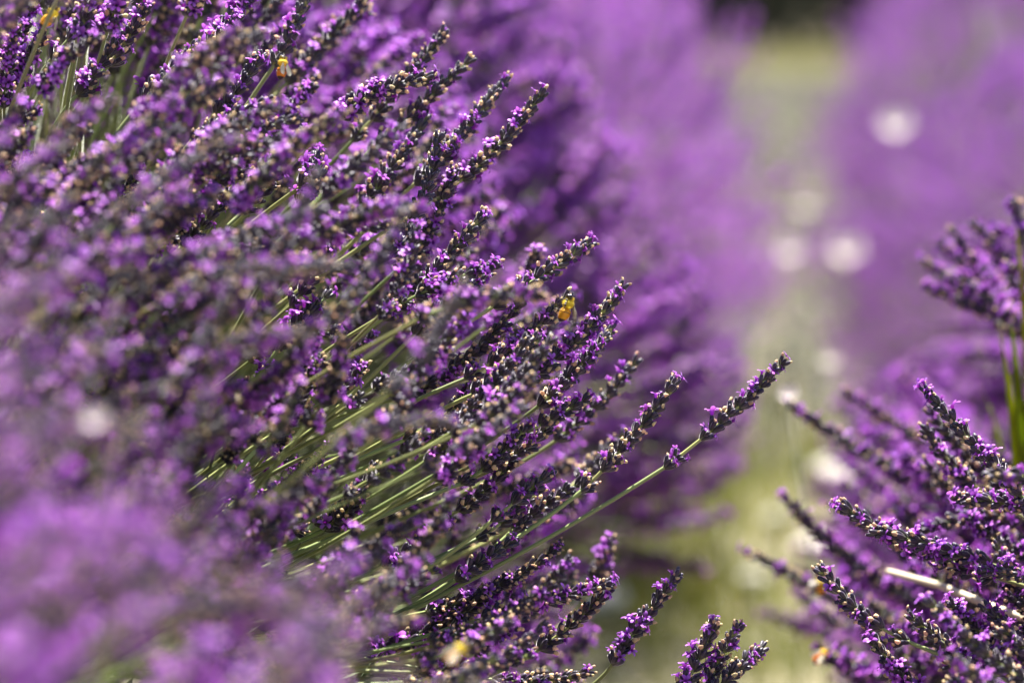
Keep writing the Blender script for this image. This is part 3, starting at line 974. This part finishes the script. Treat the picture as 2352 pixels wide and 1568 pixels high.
M_WEED = mat("grey_weed", (0.14, 0.145, 0.115), 0.7, transl=.15, var=.4, hue=.03)
g = random.Random(41)
mb = MB()
for _ in range(10500):
    yy = 4.3 + 15 * g.random(); hw = .25 + .03 * yy
    blade(mb, np.array([g.uniform(-hw, hw), yy, 0]), g.uniform(.03, .10), .005, g.uniform(.3, 1.3), g, 0)
link("weeds", mb.mesh("weeds", [M_WEED], smooth=False), None, "stuff")
g = random.Random(4)
mb = MB()
for _ in range(9000):
    yy = 2.2 + 24 * g.random() ** 1.6; hw = .30 + .02 * yy
    blade(mb, np.array([g.uniform(-hw, hw) - .03, yy, 0]), g.uniform(.01, .05), .0012, g.uniform(.2, 1.2), g, 1 if g.random() < .72 else 0)
for cx, cy, n, s in ((-.06, 4.3, 900, .13), (-.13, 3.6, 500, .09), (.0, 3.2, 400, .10)):
    for _ in range(n):
        blade(mb, np.array([g.gauss(cx, s), g.gauss(cy, s * 2.2), 0]), g.uniform(.03, .10), .002, g.uniform(.2, .9), g, 0)
for _ in range(3000):
    yy = g.uniform(19.5, 24.5)
    blade(mb, np.array([g.gauss(.1, .8), yy, 0]), g.uniform(.04, .14) * (1.6 if g.random() < .1 else 1), .003, g.uniform(.2, .9), g, 0 if g.random() < .7 else 1)
o = link("grass", mb.mesh("grass", [M_GRASS, M_DRY], smooth=False), None, "stuff")
mb = MB()
for _ in range(2600):
    yy = 2.0 + 20 * g.random() ** 1.5; r = g.uniform(.003, .011)
    mb.add((_o[0] * (r / mm) * np.array([1, 1, .5]), _o[1], 0, _o[3]), m4(rotz(g.uniform(0, 6)), np.array([g.uniform(-.4, .4) - .03, yy, .002])))
link("gravel", mb.mesh("gravel", [M_STONE, ], smooth=True), None, "stuff")


def strap(name, pts, w, m, parent):
    pts = np.array(pts); v, f, t = [], [], []
    n = len(pts)
    for i, p in enumerate(pts):
        u = i / (n - 1); ww = w * (1 - u ** 2.5) + .0003
        v += [p - RGT * ww, p + RGT * ww, p + np.array([0, -.0012, 0])]; t += [u] * 3
    for i in range(n - 1):
        a = 3 * i
        for s, e in ((0, 2), (2, 1), (1, 0)):
            f += [(a + s, a + e, a + 3 + e), (a + s, a + 3 + e, a + 3 + s)]
    mb = MB(); mb.add((np.array(v), np.array(f), 0, np.array(t)))
    return link(name, mb.mesh(name, [m], smooth=False), parent)


M_BLADE = mat('green_blade', (0.42, 0.48, 0.02), 0.4, transl=.6, var=.12)
gp = at(2352, 900, 1.75)
gt = thing("grass_tuft", "bright green grass tuft growing through the bush with the rounded tuft of spikes", "grass", (gp[0], gp[1], 0))
gl = np.array([gp[0], gp[1], 0])
for (x1, y1, x2, y2, D, w) in ((2338, 980, 2296, 765, 1.66, .0026), (2352, 1000, 2322, 740, 1.65, .0038), (2362, 760, 2334, 520, 1.66, .0024), (2320, 1010, 2248, 880, 1.76, .0016), (2372, 900, 2350, 700, 1.64, .0034)):
    A, B = at(x1, y1, D), at(x2, y2, D)
    G = np.array([A[0] + .03, A[1] + .05, 0])
    c = bez([G, A * .7 + G * .3 + np.array([.0, 0, .1]), A, B])
    strap("blade", [c(u) - gl for u in np.linspace(0, 1, 12)], w * 1.5, M_BLADE, gt)
A, B = at(2040, 1312, 1.60), at(2420, 1440, 1.46)
mb = MB(); mb.add(tube([A, A * .66 + B * .34 + np.array([0, 0, .002]), A * .3 + B * .7, B, B + (B - A) * .9 + np.array([0, 0, -.16])], .0019, .0024, 7, 0))
o = thing("straw", "long pale dry straw lying across the half-blurred spikes", "straw", (0, 0, 0), None, mb.mesh("straw", [mat("straw", (.62, .56, .38), .6, var=.05)]))

# ------------------------------------------------------------------ dark trees closing the field
M_DARK = mat("dark_leaf", (0.028, 0.042, 0.022), 0.7, var=.4, hue=.03)
M_BARK = mat("bark", (0.07, 0.055, 0.04), 0.9, var=.1)


def tree_meshes(seed):
    g = random.Random(seed); tr = MB(); cr = MB()
    tr.add(tube([(0, 0, -.05), (.05, 0, 1.2), (-.05, .08, 2.6), (.02, 0, 4.6)], .16, .03, 8, 0))
    tips = []
    for k in range(26):
        z = g.uniform(.25, 4.6); a = g.uniform(0, 6.28); L = (1.5 - .22 * z) * g.uniform(.7, 1.1)
        e = np.array([math.cos(a) * L, math.sin(a) * L, z + g.uniform(-.2, .35)])
        tr.add(tube([(0, 0, z), (e * .5 + np.array([0, 0, z * .5])), e], .035, .008, 5, 0)); tips.append((z, e))
    tips = np.array([t[1] for t in tips])
    lf = (np.array([(-.5, 0, 0), (.5, 0, 0), (.65, .1, .6), (-.65, .1, .6), (0, .2, 1.3)]) * .055, np.array([(0, 1, 2), (0, 2, 3), (3, 2, 4)]), 0, np.zeros(5))
    for _ in range(9000):
        u = g.random()
        e = tips[g.randrange(len(tips))]
        p = np.array([e[0] * u, e[1] * u, e[2]]) + np.array([g.gauss(0, .26), g.gauss(0, .26), g.gauss(0, .26)])
        p[2] = abs(p[2])
        cr.add(lf, m4(frame(np.array([g.gauss(0, 1), g.gauss(0, 1), g.gauss(.2, 1)]), np.array([g.gauss(0, 1), g.gauss(0, 1), 1])), p, g.uniform(.7, 1.6)))
    return tr.mesh("trunk", [M_BARK]), cr.mesh("crown", [M_DARK], smooth=False)


TM = [tree_meshes(s) for s in (1, 2)]
for i, (x, y, s) in enumerate(((-3.9, 27.6, 1.1), (-2.2, 26.6, 1.0), (-.7, 27.0, 1.05), (.75, 26.5, 1.0), (2.3, 27.1, 1.1), (4.0, 26.8, 1.0), (-1.5, 30.6, 1.2), (0, 30.9, 1.2), (1.5, 30.7, 1.2))):
    t = thing("evergreen_tree", "dark evergreen tree in shade closing the far end of the path", "tree", (x, y, 0), "dark trees behind the field")
    t.rotation_euler.z = i * 1.7; t.scale = (s, s, s)
    link("trunk", TM[i % 2][0], t); link("crown", TM[i % 2][1], t)
